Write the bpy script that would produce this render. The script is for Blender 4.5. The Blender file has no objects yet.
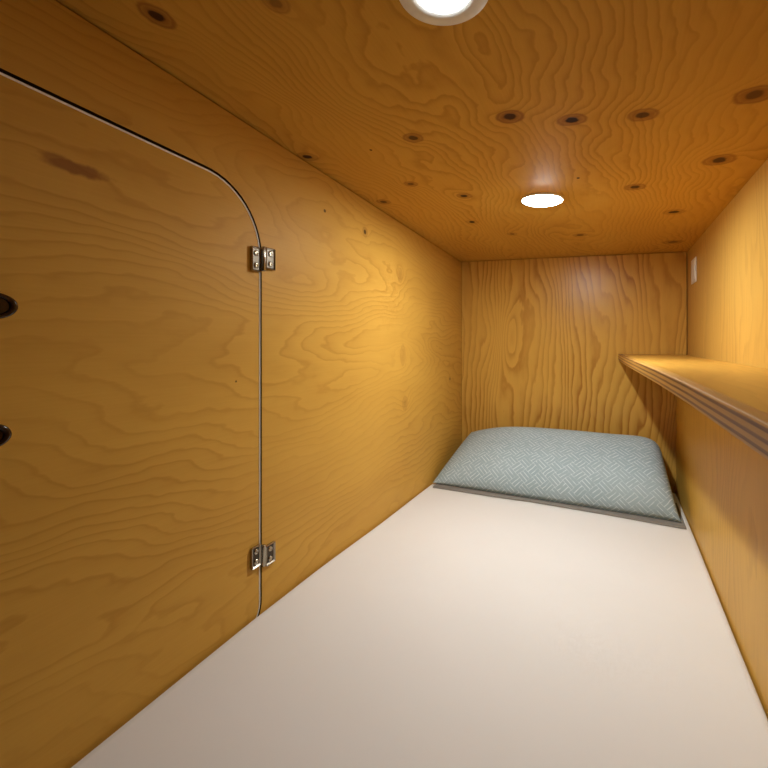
import bpy, bmesh, math
from mathutils import Vector, Matrix, noise as mnoise

sc = bpy.context.scene
COL = sc.collection

# ------------------------------------------------------------------ layout (metres)
D, DR = 2.2005, 2.1767            # back wall depth at its left / right corner
Y0 = -0.16                        # the bunk goes on a little behind the camera
HL, HR, HLn, HRn = 1.0738, 1.0236, 1.1245, 1.0189
def ceil_z(x, y):
    l = HL + (HLn - HL) * (D - y) / (.6 * D)
    r = HR + (HRn - HR) * (DR - y) / (DR - .4 * D)
    return l * (1 - x) + r * x
def back_y(x): return D + (DR - D) * x
def interp(pts, t):
    if t <= pts[0][0]: return pts[0][1]
    for (a, va), (b, vb) in zip(pts, pts[1:]):
        if t <= b:
            k = (t - a) / (b - a); k = k * k * (3 - 2 * k) if len(pts) > 9 else k
            return va + (vb - va) * k
    return pts[-1][1]
PANEL_X = .959                    # inner face of the lower right lining
MAT_L = [(.0, .002), (.32, .005), (.7, .014), (.9, .014), (1.3, .005), (1.77, 0), (2.2, 0)]
MAT_R = [(.0, -.008), (.9, -.006), (1.2, -.004), (1.65, .004), (2.1, .005)]
def mat_z(x, y):
    k = min(1, max(0, x / PANEL_X)); k = k * k * (3 - 2 * k)
    return interp(MAT_L, y) * (1 - k) + interp(MAT_R, y) * k

# ------------------------------------------------------------------ object helpers
def link(name, bm, mat, parent=None, smooth=False):
    bmesh.ops.recalc_face_normals(bm, faces=bm.faces)
    me = bpy.data.meshes.new(name); bm.to_mesh(me); bm.free()
    if isinstance(mat, (list, tuple)):
        for m in mat: me.materials.append(m)
    else:
        me.materials.append(mat)
    if smooth:
        for p in me.polygons: p.use_smooth = True
    o = bpy.data.objects.new(name, me); COL.objects.link(o)
    if parent is not None:
        o.parent = parent
        o.matrix_parent_inverse = parent.matrix_world.inverted()
    return o
def struct(o, label=None):
    o['kind'] = 'structure'
    if label: o['label'] = label
    return o
def tag(o, label, cat, group=None):
    o['label'] = label; o['category'] = cat
    if group: o['group'] = group
    return o
def empty(name, loc):
    o = bpy.data.objects.new(name, None); COL.objects.link(o)
    o.location = loc; o.empty_display_size = .05
    bpy.context.view_layer.update()
    return o
def box(bm, x0, x1, y0, y1, z0, z1, bevel=0, seg=2):
    m = Matrix.Translation(((x0+x1)/2, (y0+y1)/2, (z0+z1)/2)) @ Matrix.Diagonal((x1-x0, y1-y0, z1-z0, 1))
    r = bmesh.ops.create_cube(bm, size=1, matrix=m)
    if bevel:
        es = list({e for v in r['verts'] for e in v.link_edges})
        bmesh.ops.bevel(bm, geom=es, offset=bevel, segments=seg, profile=.5, affect='EDGES')
    return bm
def lathe(bm, prof, n=64, m=Matrix.Identity(4), close=True):
    rings = []
    for r, z in prof:
        if r < 1e-6: rings.append([bm.verts.new(m @ Vector((0, 0, z)))])
        else: rings.append([bm.verts.new(m @ Vector((r*math.cos(2*math.pi*i/n), r*math.sin(2*math.pi*i/n), z))) for i in range(n)])
    pairs = list(zip(rings, rings[1:]))
    if close: pairs.append((rings[-1], rings[0]))
    for a, b in pairs:
        for i in range(n):
            j = (i+1) % n
            if len(a) == 1 and len(b) == 1: continue
            if len(a) == 1: bm.faces.new((a[0], b[j], b[i]))
            elif len(b) == 1: bm.faces.new((a[i], a[j], b[0]))
            else: bm.faces.new((a[i], a[j], b[j], b[i]))
    return bm
def prism(bm, outer, holes, to3, thick):
    """polygon with holes in 2D, raised to a slab; to3(u, v, w)"""
    edges = []
    for loop in [outer] + holes:
        vs = [bm.verts.new((u, v, 0)) for u, v in loop]
        for a, b in zip(vs, vs[1:] + vs[:1]): edges.append(bm.edges.new((a, b)))
    bmesh.ops.triangle_fill(bm, use_beauty=True, use_dissolve=False, edges=edges)
    bmesh.ops.dissolve_limit(bm, angle_limit=.001, verts=bm.verts, edges=bm.edges)
    r = bmesh.ops.extrude_face_region(bm, geom=list(bm.faces))
    for g in r['geom']:
        if isinstance(g, bmesh.types.BMVert): g.co.z = thick
    for v in bm.verts: v.co = to3(v.co.x, v.co.y, v.co.z)
    return bm
def tube(bm, pts, rad, n=8, closed=False):
    rings = []
    k = len(pts)
    for i, p in enumerate(pts):
        a = pts[(i-1) % k] if closed or i else pts[0]
        b = pts[(i+1) % k] if closed or i < k-1 else pts[-1]
        t = (Vector(b) - Vector(a)).normalized()
        s = t.cross(Vector((1, 0, 0)));  s = s.normalized() if s.length > 1e-4 else Vector((0, 1, 0))
        u = s.cross(t)
        rings.append([bm.verts.new(Vector(p) + (s*math.cos(2*math.pi*j/n) + u*math.sin(2*math.pi*j/n))*rad) for j in range(n)])
    pr = list(zip(rings, rings[1:]))
    if closed: pr.append((rings[-1], rings[0]))
    for a, b in pr:
        for j in range(n): bm.faces.new((a[j], a[(j+1) % n], b[(j+1) % n], b[j]))
    if not closed:
        bm.faces.new(rings[0]); bm.faces.new(rings[-1])
    return bm

# ------------------------------------------------------------------ node helpers
class NT:
    def __init__(self, name):
        self.mat = bpy.data.materials.new(name); self.mat.use_nodes = True
        self.t = self.mat.node_tree; self.t.nodes.clear()
        self.out = self.t.nodes.new('ShaderNodeOutputMaterial')
        self.b = self.t.nodes.new('ShaderNodeBsdfPrincipled')
        self.t.links.new(self.b.outputs[0], self.out.inputs[0])
    def _in(self, sock, v):
        if isinstance(v, bpy.types.NodeSocket): self.t.links.new(v, sock)
        elif v is not None: sock.default_value = v
    def m(self, op, a, b=None, c=None, clamp=False):
        n = self.t.nodes.new('ShaderNodeMath'); n.operation = op; n.use_clamp = clamp
        for s, v in zip(n.inputs, (a, b, c)): self._in(s, v)
        return n.outputs[0]
    def xyz(self, which='Object'):
        c = self.t.nodes.new('ShaderNodeTexCoord'); s = self.t.nodes.new('ShaderNodeSeparateXYZ')
        self.t.links.new(c.outputs[which], s.inputs[0]); return s.outputs
    def vec(self, x, y, z=0.0):
        n = self.t.nodes.new('ShaderNodeCombineXYZ')
        for s, v in zip(n.inputs, (x, y, z)): self._in(s, v)
        return n.outputs[0]
    def noise(self, v, scale=1, detail=2, rough=.5, dist=0):
        n = self.t.nodes.new('ShaderNodeTexNoise')
        self._in(n.inputs['Vector'], v); n.inputs['Scale'].default_value = scale
        n.inputs['Detail'].default_value = detail; n.inputs['Roughness'].default_value = rough
        n.inputs['Distortion'].default_value = dist
        return n.outputs[0]
    def ramp(self, f, stops):
        n = self.t.nodes.new('ShaderNodeValToRGB'); e = n.color_ramp.elements
        while len(e) < len(stops): e.new(.5)
        for x, (p, c) in zip(e, stops):
            x.position = p; x.color = (*c, 1) if isinstance(c, tuple) else (c, c, c, 1)
        self._in(n.inputs[0], f); return n.outputs[0]
    def smooth(self, v, a, b, lo=0., hi=1.):
        n = self.t.nodes.new('ShaderNodeMapRange'); n.interpolation_type = 'SMOOTHSTEP'
        self._in(n.inputs[0], v)
        for i, q in enumerate((a, b, lo, hi)): n.inputs[i+1].default_value = q
        return n.outputs[0]
    def mix(self, f, a, b):
        n = self.t.nodes.new('ShaderNodeMix'); n.data_type = 'RGBA'
        self._in(n.inputs[0], f)
        self._in(n.inputs[6], (*a, 1) if isinstance(a, tuple) else a)
        self._in(n.inputs[7], (*b, 1) if isinstance(b, tuple) else b)
        return n.outputs[2]
    def bump(self, h, s, d=.002):
        n = self.t.nodes.new('ShaderNodeBump'); n.inputs['Strength'].default_value = s; n.inputs['Distance'].default_value = d
        self._in(n.inputs['Height'], h); self.t.links.new(n.outputs[0], self.b.inputs['Normal'])
    def set(self, **k):
        for a, v in k.items():
            self._in(self.b.inputs[a.replace('_', ' ')], (*v, 1) if isinstance(v, tuple) and len(v) == 3 else v)
        return self

BASE, DARK = (.63, .35, .064), (.36, .15, .017)
def plywood(name, along, across, freq, slope, amp, fu, fv, contrast, knots=(), swirls=(), seed=0.,
            base=BASE, dark=DARK, rough=.42, tone=.35, streak=.25, width=.62, spec=.15):
    """rotary-cut veneer: contour lines of a smooth height field, wrapped round the knots.
    knots (u, v, ru, rv, halo, depth); swirls (u, v, su, sv, lines)"""
    w = NT(name); p = w.xyz(); u, v = p[along], p[across]
    h = w.m('MULTIPLY', v, slope)
    n1 = w.noise(w.vec(w.m('MULTIPLY', u, fu), w.m('MULTIPLY', v, fv), seed), 1, 2.2, .45, .35)
    h = w.m('MULTIPLY_ADD', n1, amp, h)
    n2 = w.noise(w.vec(w.m('MULTIPLY', u, fu*5), w.m('MULTIPLY', v, fv*4), seed+7), 1, 3.5, .55)
    h = w.m('MULTIPLY_ADD', n2, amp*.14, h)
    dark_core = None; halo_sum = None
    nn = w.noise(w.vec(w.m('MULTIPLY', u, 60), w.m('MULTIPLY', v, 60), seed), 1, 2)
    for (ku, kv, su, sv, lines) in swirls:
        a = w.m('MULTIPLY', w.m('SUBTRACT', u, ku), 1/su); b = w.m('MULTIPLY', w.m('SUBTRACT', v, kv), 1/sv)
        d2 = w.m('ADD', w.m('MULTIPLY', a, a), w.m('MULTIPLY', b, b))
        g = w.m('EXPONENT', w.m('MULTIPLY', d2, -1))
        h = w.m('MULTIPLY_ADD', g, lines / freq, h)
    for (ku, kv, ru, rv, halo, depth) in knots:
        a = w.m('MULTIPLY', w.m('SUBTRACT', u, ku), 1/ru); b = w.m('MULTIPLY', w.m('SUBTRACT', v, kv), 1/rv)
        d2 = w.m('ADD', w.m('MULTIPLY', a, a), w.m('MULTIPLY', b, b))
        d = w.m('ADD', w.m('SQRT', d2), w.m('MULTIPLY_ADD', nn, .7, -.35))
        if halo < 0:
            c = w.m('MULTIPLY', w.smooth(d, 1.25, .6), -halo)
            halo_sum = c if halo_sum is None else w.m('MAXIMUM', halo_sum, c)
            continue
        if halo > 0:
            g = w.m('EXPONENT', w.m('MULTIPLY', d2, -.07))
            h = w.m('MULTIPLY_ADD', g, 2.4*halo / freq, h)
            hs = w.m('MULTIPLY', w.smooth(d, 2.5, 1.0), .8*halo)
            ringn = w.m('MULTIPLY', w.m('MULTIPLY', w.smooth(d, 1.5, 1.8), w.smooth(d, 2.3, 1.9)), .45*halo)
            hs = w.m('ADD', hs, ringn)
            halo_sum = hs if halo_sum is None else w.m('MAXIMUM', halo_sum, hs)
        c = w.m('MULTIPLY', w.smooth(d, 1.1, .7), depth)
        dark_core = c if dark_core is None else w.m('MAXIMUM', dark_core, c)
    f = w.m('FRACT', w.m('MULTIPLY', h, freq))
    line = w.ramp(f, [(0, 0.), (width*.6, .12), (width, .4), (.86, 1.), (.93, .75), (1, 0.)])
    vary = w.noise(w.vec(w.m('MULTIPLY', u, 2.2), w.m('MULTIPLY', v, 4), seed+3), 1, 2)
    vary = w.smooth(vary, .32, .66, .35, 1.)
    fac = w.m('MULTIPLY', w.m('MULTIPLY', line, vary), contrast)
    st = w.noise(w.vec(w.m('MULTIPLY', u, 9), w.m('MULTIPLY', v, 330), seed+1), 1, 3, .6)
    fac = w.m('MULTIPLY_ADD', w.m('SUBTRACT', st, .5), streak, fac)
    tn = w.noise(w.vec(w.m('MULTIPLY', u, 2.4), w.m('MULTIPLY', v, 7), seed+5), 1, 3, .55)
    fac = w.m('MULTIPLY_ADD', w.m('SUBTRACT', tn, .5), tone, fac)
    fac = w.m('ADD', fac, .08, clamp=True)
    col = w.mix(fac, base, dark)
    if halo_sum is not None: col = w.mix(w.m('MINIMUM', halo_sum, .9), col, (.24, .085, .018))
    if dark_core is not None: col = w.mix(w.m('MINIMUM', dark_core, 1.), col, (.03, .012, .005))
    w.set(Base_Color=col, Roughness=rough, Specular_IOR_Level=spec)
    hh = w.m('MULTIPLY_ADD', fac, -.5, w.m('MULTIPLY', st, .4))
    if dark_core is not None: hh = w.m('MULTIPLY_ADD', dark_core, -2., hh)
    w.bump(hh, .12, .0012)
    return w.mat

def plain(name, col, rough=.5, metal=0., **k):
    w = NT(name)
    p = w.xyz(); nz = w.noise(w.vec(*p[:3]), 90, 2)
    c = w.mix(w.smooth(nz, .3, .7, 0, .25), col, tuple(q*.8 for q in col))
    w.set(Base_Color=c, Roughness=rough, Metallic=metal, **k)
    return w.mat

# ------------------------------------------------------------------ woods
R = .0105
ceil_knots = [  # along y, across x
    (.389, .122, .013, .011, .9, .9), (.843, .334, .011, .011, .8, .75), (.813, .549, .012, .0125, 1., .9), (.857, .653, .011, .0125, .9, 1.),
    (.873, .767, .011, .012, .8, .75), (.854, .915, .014, .013, .9, .6), (1.101, .209, .010, .010, .7, .6), (1.231, .326, .012, .011, .7, .95),
    (1.229, .050, .012, .012, .7, .7), (1.506, .268, .013, .012, .35, 1.), (1.702, .371, .012, .010, .5, .5), (1.77, .611, .014, .013, .5, .8),
    (1.162, .644, .006, .0045, 0, 1.), (1.263, .771, .012, .012, .7, .75), (1.524, .882, .014, .014, .5, .9), (1.124, .92, .015, .014, .8, .8),
    (1.967, .926, .017, .016, .6, .6), (.866, .022, .012, .014, .5, .95), (.873, .209, .005, .0045, 0, 1.), (.431, .318, .010, .009, .6, .4)]
W_CEIL = plywood('ceiling_plywood', 1, 0, 12., 3.4, 2.0, 1.3, 2.6, .5, ceil_knots, [(1.05, .5, .3, .06, 2), (.62, .56, .17, .03, -3)], seed=3.3, tone=.4, streak=.3, rough=.62, spec=.08, base=(.62, .33, .052))
left_knots = [(.971, 1.014, .006, .005, 0, .8), (1.192, 1.004, .008, .008, .4, .8), (2.021, .452, .007, .007, .3, .8), (.338, .907, .048, .0105, -.8, 0), (.312, .911, .022, .009, -.6, 0),
               (1.453, .898, .011, .014, .3, .05), (1.497, .398, .012, .014, .3, .1), (1.479, .588, .012, .02, .25, .0), (.65, .555, .0028, .0028, 0, .9)]
W_LEFT = plywood('left_wall_plywood', 1, 2, 13., 2.0, 1.9, .8, 2.6, .36, left_knots,
                 [(.74, .60, .32, .085, 2.6), (.52, .42, .25, .07, -1.4), (1.05, .40, .28, .06, 1.5), (1.47, .60, .08, .05, 1.4), (1.46, .9, .06, .05, 1.4), (1.49, .40, .07, .04, 1.4), (.95, .8, .25, .06, 1.4)], seed=1.7, tone=.5, streak=.2, width=.72, rough=.5, spec=.12, base=(.64, .355, .064))
W_BACK = plywood('back_wall_plywood', 2, 0, 10., 3.4, 1.4, .75, 3.2, .8, (), [(.66, .25, .16, .05, 3.), (.60, .75, .4, .12, -2.2)], seed=6.1, tone=.3, base=(.69, .395, .076), dark=(.35, .13, .014), spec=.35, rough=.32)
W_RIGHT = plywood('right_wall_plywood', 2, 1, 10., 3.0, 1.4, .9, 3., .32, (), (), seed=9.2, tone=.3, streak=.5, base=(.67, .40, .09))
W_SHELF = plywood('shelf_plywood', 1, 0, 9., 2.6, 1.6, 1.0, 3., .30, (), (), seed=12.4, tone=.3, streak=.3, rough=.34)
W_TRIM = plywood('lining_plywood', 2, 1, 10., 2.6, 1.4, .9, 3., .30, (), (), seed=15.2, tone=.3, streak=.45, base=(.67, .39, .07))

def ply_edge(name):
    """layers of veneer seen on a cut board edge, stacked along z"""
    w = NT(name); p = w.xyz()
    z = w.m('MULTIPLY_ADD', w.noise(w.vec(w.m('MULTIPLY', p[1], 3), 0.), 1, 2), .0016, p[2])
    f = w.m('FRACT', w.m('MULTIPLY', z, 1/.0105))
    k = w.ramp(f, [(0, 0.), (.40, .1), (.52, 1.), (.80, .85), (.92, .05), (1, 0.)])
    st = w.noise(w.vec(w.m('MULTIPLY', p[1], 14), w.m('MULTIPLY', p[2], 500)), 1, 3)
    k = w.m('MULTIPLY_ADD', w.m('SUBTRACT', st, .5), .5, k, clamp=True)
    w.set(Base_Color=w.mix(k, (.58, .32, .08), (.20, .08, .016)), Specular_IOR_Level=.2, Roughness=.5)
    return w.mat
PLY_EDGE = ply_edge('layered_plywood_edge')
PALE_EDGE = plain('pale_edge_bead', (.90, .86, .78), .25)

# ------------------------------------------------------------------ other materials
CHROME = plain('polished_nickel', (.45, .41, .33), .2, 1.)
LEAF_REFLECT = plain('dark_leaf_reflection', (.07, .055, .04), .38, 1.)
WHITE_PL = plain('white_plastic', (.90, .88, .84), .35)
RING_M = plain('white_lamp_trim', (.80, .78, .74), .4)
VARNISH_AND_GAP_SHADE = plain('dark_varnish_and_gap_shade', (.03, .011, .005), .1)
GREY_CLOTH = plain('taupe_cloth', (.23, .21, .185), .9)

def sheet_mat():
    w = NT('white_sheet'); p = w.xyz()
    n = w.noise(w.vec(w.m('MULTIPLY', p[0], 5), w.m('MULTIPLY', p[1], 5), p[2]), 1, 3)
    f = w.noise(w.vec(w.m('MULTIPLY', p[0], 900), w.m('MULTIPLY', p[1], 900), p[2]), 1, 1)
    w.set(Base_Color=w.mix(w.smooth(n, .3, .7, 0, .3), (.82, .80, .78), (.78, .76, .74)), Roughness=.85, Specular_IOR_Level=.2)
    w.bump(w.m('MULTIPLY_ADD', f, .05, n), .12, .004)
    return w.mat
SHEET = sheet_mat()
def pillow_mat():
    w = NT('woven_hatch_fabric'); p = w.xyz('UV')
    wob = w.m('MULTIPLY_ADD', w.noise(w.vec(w.m('MULTIPLY', p[0], 16), w.m('MULTIPLY', p[1], 16)), 1, 2), .012, -.006)
    u, v = w.m('ADD', p[0], wob), w.m('SUBTRACT', p[1], wob)
    c = .041 * 1.414
    a = w.m('MULTIPLY', w.m('ADD', u, v), 1/c); b = w.m('MULTIPLY', w.m('SUBTRACT', u, v), 1/c)
    fa, fb = w.m('FLOOR', a), w.m('FLOOR', b)
    par = w.m('FLOORED_MODULO', w.m('ADD', fa, fb), 2.)
    s = w.m('ADD', w.m('MULTIPLY', a, par), w.m('MULTIPLY', b, w.m('SUBTRACT', 1., par)))
    t = w.m('ABSOLUTE', w.m('SUBTRACT', w.m('FRACT', w.m('MULTIPLY', s, 3.)), .5))
    ln = w.smooth(t, .35, .44)
    wear = w.noise(w.vec(w.m('MULTIPLY', p[0], 45), w.m('MULTIPLY', p[1], 45), 4.), 1, 3)
    ln = w.m('MULTIPLY', ln, w.smooth(wear, .34, .54, .15, .9))
    big = w.noise(w.vec(w.m('MULTIPLY', p[0], 6), w.m('MULTIPLY', p[1], 6), 2.), 1, 2)
    fine = w.noise(w.vec(w.m('MULTIPLY', p[0], 500), w.m('MULTIPLY', p[1], 500), 2.), 1, 1)
    bc = w.mix(big, (.31, .405, .45), (.41, .505, .545))
    col = w.mix(ln, bc, (.68, .76, .78))
    w.set(Base_Color=col, Roughness=.9, Specular_IOR_Level=.15)
    w.bump(w.m('MULTIPLY_ADD', fine, .3, ln), .25, .0015)
    return w.mat
PILLOW = pillow_mat()
def emit(name, col, strength):
    w = NT(name)
    w.set(Base_Color=(.9, .9, .9), Roughness=.4, Emission_Color=col, Emission_Strength=strength)
    return w.mat
LAMP_COL = (.92, .98, .97)
GLOW_FAR = emit('lamp_diffuser_bright', LAMP_COL, 36.)
CORE_FAR = emit('led_core_bright', LAMP_COL, 2280.)
GLOW_NEAR = emit('lamp_diffuser_dim', LAMP_COL, 12.)
CORE_NEAR = emit('led_core_dim', LAMP_COL, 55.)

# ------------------------------------------------------------------ the room shell
def door_outline(y0, y1, z0, z1, rt, rb):
    pts = [(y0, z0)]
    n = 14
    pts += [(y1-rb + rb*math.sin(math.pi/2*i/n), z0+rb - rb*math.cos(math.pi/2*i/n)) for i in range(n+1)]
    pts += [(y1-rt + rt*math.cos(math.pi/2*i/n), z1-rt + rt*math.sin(math.pi/2*i/n)) for i in range(n+1)]
    pts += [(y0, z1+.026)]
    return pts
G = .0056
hole = door_outline(-.11, .726, -.03, .996, .158, .07)
doorp = door_outline(-.11+G, .726-G, -.03+G, .996-G, .158-G, .07-G)

n = 12
outer = [(Y0, -.15), (back_y(0)+.02, -.15)] + [(back_y(0)+.02 + (Y0-back_y(0)-.02)*i/n, ceil_z(0, back_y(0)+.02+(Y0-back_y(0)-.02)*i/n) - .003) for i in range(n+1)]
bm = prism(bmesh.new(), outer, [hole], lambda u, v, w: Vector((-w, u, v)), .02)
bm.normal_update()
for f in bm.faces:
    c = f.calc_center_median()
    if abs(f.normal.x) < .5 and c.z > -.1 and Y0+.02 < c.y < 1 and c.z < 1.08: f.material_index = 1  # hatch cut edge: shade of the seam gap painted as a dark colour
struct(link('wall_left', bm, [W_LEFT, VARNISH_AND_GAP_SHADE]), 'plywood left wall with a round-cornered hatch cut into it')

bm = bmesh.new()
prism(bm, doorp, [], lambda u, v, w: Vector((-.0008 - w, u, v)), .02)
door = struct(link('door_1', bm, W_LEFT), 'flush plywood hatch door with a rounded top corner')
# pale rounded bead along the door's cut edge
loop = [Vector((-.0009, y, z)) for y, z in door_outline(-.11+G+.0012, .726-G-.0012, -.03+G, .996-G-.0012, .158-G, .07-G)]
dense = []
for a, b in zip(loop[1:], loop[2:]):
    k = max(1, int((b-a).length/.04)); dense += [a.lerp(b, i/k) for i in range(k)]
dense.append(loop[-1])
link('edge_bead', tube(bmesh.new(), dense, .0018, 10), PALE_EDGE, door, True)['label'] = 'pale bead along the door edge'

# dark glossy finger holes in the door
for hy, hz, rr in ((.238, .690, .030), (.232, .517, .029)):
    m = Matrix.Translation((-.0006, hy, hz)) @ Matrix.Rotation(math.pi/2, 4, 'Y') @ Matrix.Diagonal((.62, 1, 1, 1))
    rim = link('finger_hole', lathe(bmesh.new(), [(rr, 0), (rr*.97, .003), (rr*.86, .0042), (rr*.72, .003), (rr*.66, 0)], 40, m), VARNISH_AND_GAP_SHADE, door, True)
    rim['label'] = 'dark varnished finger hole'
    link('hole_bottom', lathe(bmesh.new(), [(0, .0005), (rr*.67, .0008), (rr*.67, 0), (0, 0)], 40, m, close=False), VARNISH_AND_GAP_SHADE, rim)

# hinges (parts of the door): knuckle with two leaves and their screws
def hinge(yc, left, right, hw):
    (zl, hl), (zr, hr) = left, right
    zc = (zl+zr)/2
    k = lathe(bmesh.new(), [(0, -hl), (.0042, -hl), (.0048, -hl+.002), (.0048, hl-.002), (.0042, hl), (0, hl)], 20, Matrix.Translation((.0062, yc+.001, zc)), close=False)
    kn = link('hinge', k, CHROME, door, True); kn['label'] = 'polished metal hinge'
    for (a, b, z, h) in ((yc-.035, yc-.0065, zl, hl), (yc+.0085, yc+.040, zr, hr)):
        # dished leaf: raised rim, sunk middle with dark reflections painted into its colour
        bm = box(bmesh.new(), 0.0002, .0075, a, b, z-h, z+h, .0018)
        f = max((f for f in bm.faces if f.normal.x > .99), key=lambda f: f.calc_area())
        r = bmesh.ops.inset_individual(bm, faces=[f], thickness=.004, depth=-.0032)
        f.material_index = 1
        link('leaf', bm, [CHROME, LEAF_REFLECT], kn)
        yc2 = (a+b)/2
        for sgn in (-1, 1):
            m = Matrix.Translation((.0043, yc2, z+sgn*h*.48)) @ Matrix.Rotation(math.pi/2, 4, 'Y')
            link('screw', lathe(bmesh.new(), [(0, 0.), (.0068, 0.), (.0068, .0012), (.0045, .0030), (.0016, .0030), (.0014, .0018), (0, .0018)], 20, m, close=False), CHROME, kn, True)
hinge(.7245, (.830, .0285), (.8380, .0258), .03)
hinge(.7245, (.1500, .0245), (.1375, .0240), .03)

# back wall (slightly out of square), right wall, lower lining, ceiling, bed floor
bm = bmesh.new()
xs = [.0025 + (.9965-.0025)*i/10 for i in range(11)]
prism(bm, [(xs[0], -.15)] + [(xs[-1], -.15)] + [(x, ceil_z(x, back_y(x)) - .003) for x in reversed(xs)], [], lambda u, v, w: Vector((u, back_y(u) + w, v)), .02)
struct(link('wall_back', bm, W_BACK), 'plywood end wall behind the pillow')
bm = bmesh.new()
yb = back_y(1)+.02
prism(bm, [(Y0, -.15), (yb, -.15)] + [(yb+(Y0-yb)*i/n, ceil_z(1, yb+(Y0-yb)*i/n) - .0015) for i in range(n+1)], [], lambda u, v, w: Vector((1.0 + w, u, v)), .02)
struct(link('wall_right', bm, W_RIGHT), 'plywood right wall above the shelf')
SH_B, SH_T0, SH_T1 = .556, .5845, .5885
bm = box(bmesh.new(), PANEL_X, .9995, Y0, DR-.002, -.148, SH_B-.0005, .0015, 1)
struct(link('trim_1', bm, W_TRIM), 'plywood lining of the right wall below the shelf')
bm = bmesh.new()
NX, NY = 14, 30
gv = [[[bm.verts.new((x, y, ceil_z(x, y) + dz)) for x in [-.02+1.04*i/NX for i in range(NX+1)]] for y in [Y0+(2.23-Y0)*j/NY for j in range(NY+1)]] for dz in (0, .02)]
for l in (0, 1):
    for j in range(NY):
        for i in range(NX): bm.faces.new((gv[l][j][i], gv[l][j][i+1], gv[l][j+1][i+1], gv[l][j+1][i]))
for j in range(NY):
    for i in (0, NX): bm.faces.new((gv[0][j][i], gv[0][j+1][i], gv[1][j+1][i], gv[1][j][i]))
for i in range(NX):
    for j in (0, NY): bm.faces.new((gv[0][j][i], gv[0][j][i+1], gv[1][j][i+1], gv[1][j][i]))
struct(link('ceiling', bm, W_CEIL), 'knotty plywood ceiling')
struct(link('floor', box(bmesh.new(), -.02, 1.02, Y0, 2.22, -.17, -.1505), W_SHELF), 'plywood bed board under the mattress')

# ------------------------------------------------------------------ shelf
front = [(2.1765, .7435), (1.7, .760), (1.3, .779), (1.0, .793), (.7, .803), (.4, .808), (.12, .809)]
def shelf_front(y):
    return interp(sorted(front), y)
ys = [.12 + (2.1755-.12)*i/40 for i in range(41)]
def shelf_top(y): return SH_T1 + (SH_T0 - SH_T1) * (y-.12)/2.06
EB = .015
bm = bmesh.new()
def shelf_slab(bm, xa, xb, top, bot, bev, under=0):
    """swept section between x = xa(y) and xb(y)"""
    rows = []
    for y in ys:
        a, b, t, q = xa(y), xb(y), top(y), bot
        k = under * (1-y/2.18)
        sec = [(a+k, q+bev), (a, t-bev), (a+bev*.3, t-bev*.3), (a+bev, t), (b, t), (b, q), (a+k+bev, q), (a+k+bev*.3, q+bev*.3)]
        rows.append([bm.verts.new((px, y, pz)) for px, pz in sec])
    for r0, r1 in zip(rows, rows[1:]):
        for i in range(8): bm.faces.new((r0[i], r0[(i+1) % 8], r1[(i+1) % 8], r1[i]))
    bm.faces.new(rows[0]); bm.faces.new(rows[-1])
    return bm
shelf = link('shelf', shelf_slab(bm, lambda y: shelf_front(y)+EB, lambda y: .9985, shelf_top, SH_B, .0001), W_SHELF)
tag(shelf, 'long plywood shelf along the right wall with a layered front edge', 'shelf')
link('front_edge', shelf_slab(bmesh.new(), shelf_front, lambda y: shelf_front(y)+EB-.0002, shelf_top, SH_B, .0022, .012), PLY_EDGE, shelf)['label'] = 'front edge showing the plywood layers'

# ------------------------------------------------------------------ mattress
X0, X1, YA, YB = .0045, PANEL_X-.004, Y0+.02, 2.138
bm = bmesh.new()
nx, ny = 26, 60
def soft(t, n):   # denser rows at the rim
    return .5 - .5*math.cos(math.pi*t/n)
def rim(d, r=.004):
    return 0 if d > r else r - math.sqrt(max(0, r*r-(r-d)**2))
top = []
for j in range(ny+1):
    y = YA + (YB-YA)*soft(j, ny); row = []
    for i in range(nx+1):
        x = X0 + (X1-X0)*soft(i, nx)
        d = min(x-X0, X1-x, y-YA, YB-y)
        wv = .0012*mnoise.noise(Vector((x*5, y*4, 1.3)))
        row.append(bm.verts.new((x, y, mat_z(x, y) + wv - rim(d))))
    top.append(row)
for j in range(ny):
    for i in range(nx): bm.faces.new((top[j][i], top[j][i+1], top[j+1][i+1], top[j+1][i]))
ring = [top[0][i] for i in range(nx+1)] + [top[j][nx] for j in range(1, ny+1)] + [top[ny][i] for i in range(nx-1, -1, -1)] + [top[j][0] for j in range(ny-1, 0, -1)]
low = [bm.verts.new((v.co.x, v.co.y, -.15)) for v in ring]
k = len(ring)
for i in range(k): bm.faces.new((ring[i], ring[(i+1) % k], low[(i+1) % k], low[i]))
bm.faces.new(low)
mattress = link('mattress', bm, SHEET, None, True)
tag(mattress, 'white sheeted mattress filling the bunk from wall to wall', 'mattress')

# ------------------------------------------------------------------ pillow
bm = bmesh.new(); uvl = bm.loops.layers.uv.new('UVMap')
NS, NT_ = 72, 40
def pil(s, t, side):
    q = (t+1)/2
    y = (1.754 + .022*math.sin(math.pi/4*(s+1)))*(1-q) + 2.160*q
    z0, z1 = .010, .165
    z = z0 + (z1-z0)*q
    xl = .014 + .056*q; xr = .936 - .036*max(0, q)**.4
    x = xl + (xr-xl)*(s+1)/2
    es = 2.3 if s < 0 else 11.0
    a = max(0, 1-abs(s)**es)**(.62 if s < 0 else .4)
    b = max(0, 1-abs(t)**(2.6 if t < 0 else 4.))**(.5 if t < 0 else .6)
    T = .124*(1 + .07*max(0, s))*a*b * (1 + .05*mnoise.noise(Vector((x*5, t*1.5, 3.))))
    ang = math.atan2(z1-z0, .385)
    if side > 0: y -= math.sin(ang)*T*.8; z += math.cos(ang)*T
    else: y += math.sin(ang)*T*.3; z -= math.cos(ang)*T*.9
    y = min(y, back_y(x)-.004)
    z = max(z, mat_z(x, y)+.0085)
    return Vector((x, y, z))
def cs(i, n): 
    w = -1+2*i/n
    return math.copysign(1-(1-abs(w))**1.6, w)
grid = {}
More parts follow.
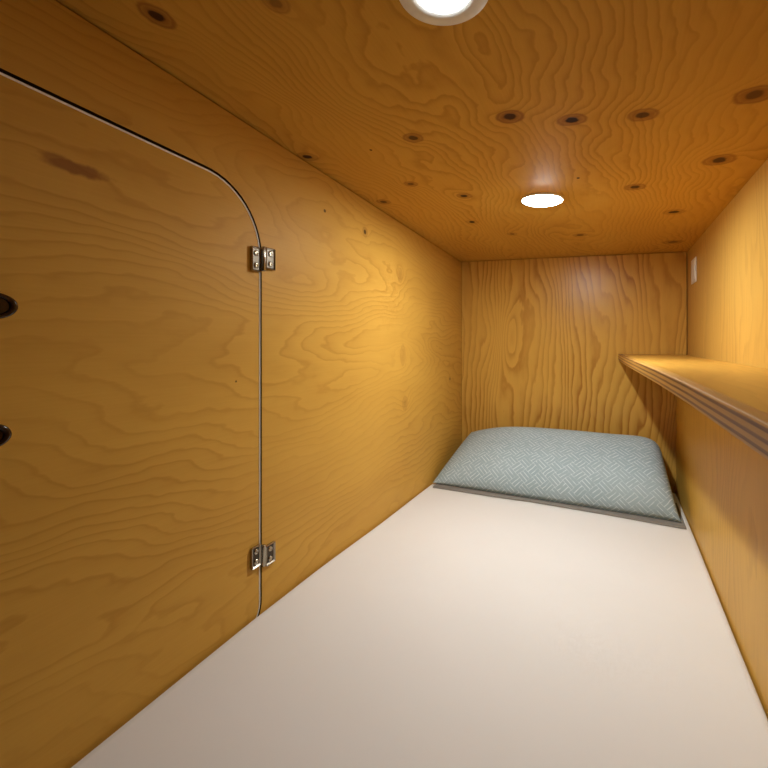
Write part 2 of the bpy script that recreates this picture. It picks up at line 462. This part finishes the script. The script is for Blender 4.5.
for side in (1, -1):
    for i in range(NS+1):
        for j in range(NT_+1):
            edge = i in (0, NS) or j in (0, NT_)
            if side < 0 and edge: grid[side, i, j] = grid[1, i, j]; continue
            grid[side, i, j] = bm.verts.new(pil(cs(i, NS), cs(j, NT_), side if not edge else 1))
arc = {}
for side in (1, -1):
    for i in range(NS+1):
        L = 0
        for j in range(NT_+1):
            if j: L += (grid[side, i, j].co - grid[side, i, j-1].co).length
            arc[side, i, j] = L
for side in (1, -1):
    for i in range(NS):
        for j in range(NT_):
            vs = [grid[side, i, j], grid[side, i+1, j], grid[side, i+1, j+1], grid[side, i, j+1]]
            f = bm.faces.new(vs)
            for l, (a, b) in zip(f.loops, ((i, j), (i+1, j), (i+1, j+1), (i, j+1))):
                l[uvl].uv = (grid[side, a, b].co.x, arc[side, a, b] + (0 if side > 0 else 2))
pillow = link('pillow', bm, PILLOW, None, True)
tag(pillow, 'blue-grey pillow with pale woven hatching propped against the end wall', 'pillow')
# taupe underside showing as a flat strip in front
bm = bmesh.new()
fr = [(.030, 1.714), (.16, 1.721), (.29, 1.730), (.43, 1.743), (.563, 1.744), (.70, 1.742), (.803, 1.739), (.940, 1.736)]
rows = []
for x, y in fr:
    rows.append([bm.verts.new((x, yy, mat_z(x, yy) + dz)) for yy, dz in ((y, .0015), (y+.004, .0065), (y+.10, .0065), (y+.25, .0065), (y+.25, .0015), (y+.10, .0015))])
for a, b in zip(rows, rows[1:]):
    for i in range(6): bm.faces.new((a[i], a[(i+1) % 6], b[(i+1) % 6], b[i]))
bm.faces.new(rows[0]); bm.faces.new(rows[-1])
link('underside', bm, GREY_CLOTH, pillow)['label'] = 'flat taupe underside'

# ------------------------------------------------------------------ ceiling lamps
def lamp(x, y, r, ri, bulge, glow, core, label):
    e = 1e-3
    nrm = Vector(((ceil_z(x+e, y)-ceil_z(x-e, y))/(2*e), (ceil_z(x, y+e)-ceil_z(x, y-e))/(2*e), -1)).normalized()
    z = ceil_z(x, y)
    root = empty('ceiling_lamp', (x, y, z))
    q = Vector((0, 0, 1)).rotation_difference(nrm).to_matrix().to_4x4()
    m = Matrix.Translation((x, y, z)) @ q
    link('trim_ring', lathe(bmesh.new(), [(r, .0002), (r, .0025), (r*.975, .0045), (ri+(r-ri)*.25, .0055), (ri, .0045), (ri, .0002)], 72, m), RING_M, root, True)
    prof = [(ri*.995*math.cos(math.pi/2*i/8), .0030 + bulge*math.sin(math.pi/2*i/8)) for i in range(9)]
    prof[-1] = (0, prof[-1][1])
    link('diffuser', lathe(bmesh.new(), [(0, .0006), (ri*.995, .0006)] + prof, 72, m, close=False), glow, root, True)
    c = link('led_core', lathe(bmesh.new(), [(0, .0036+bulge), (.0195, .0031+bulge), (.020, .0026+bulge), (0, .0022+bulge)], 40, m, close=False), core, root, True)
    c['label'] = 'brightest spot at the middle of the lamp'
    return tag(root, label, 'ceiling lamp', 'round lamps in the plywood ceiling')
lamp(.537, .487, .0575, .035, .002, GLOW_NEAR, CORE_NEAR, 'nearer round white ceiling lamp cut by the top of the photo')
lamp(.538, 1.310, .0595, .0565, .011, GLOW_FAR, CORE_FAR, 'farther round glowing ceiling lamp above the pillow end of the bed')

# ------------------------------------------------------------------ light switch on the right wall
root = empty('light_switch', (.9995, 2.005, .92))
bm = box(bmesh.new(), .9955, .9995, 1.955, 2.055, .868, .962, .0015)
link('cover_plate', bm, WHITE_PL, root)
link('rocker', box(bmesh.new(), .9925, .9954, 1.966, 2.004, .882, .948, .001), WHITE_PL, root)
tag(root, 'small white switch plate high on the right wall near the end corner', 'switch')

# ------------------------------------------------------------------ world, camera, view
wd = bpy.data.worlds.new('corridor'); sc.world = wd; wd.use_nodes = True
wd.node_tree.nodes['Background'].inputs[0].default_value = (1, .85, .7, 1)
wd.node_tree.nodes['Background'].inputs[1].default_value = .006
cam = bpy.data.cameras.new('camera'); co = bpy.data.objects.new('camera', cam); COL.objects.link(co)
cam.sensor_width = 36; cam.sensor_fit = 'HORIZONTAL'; cam.lens = 36*420/768
cam.shift_y = -42.88/768; cam.clip_start = .01
co.location = (.7192, 0, .6428); co.rotation_euler = (math.pi/2, 0, .4977)
sc.camera = co
vs = sc.view_settings
vs.view_transform = 'Standard'; vs.look = 'None'; vs.exposure = -.07; vs.gamma = 1; vs.use_curve_mapping = False
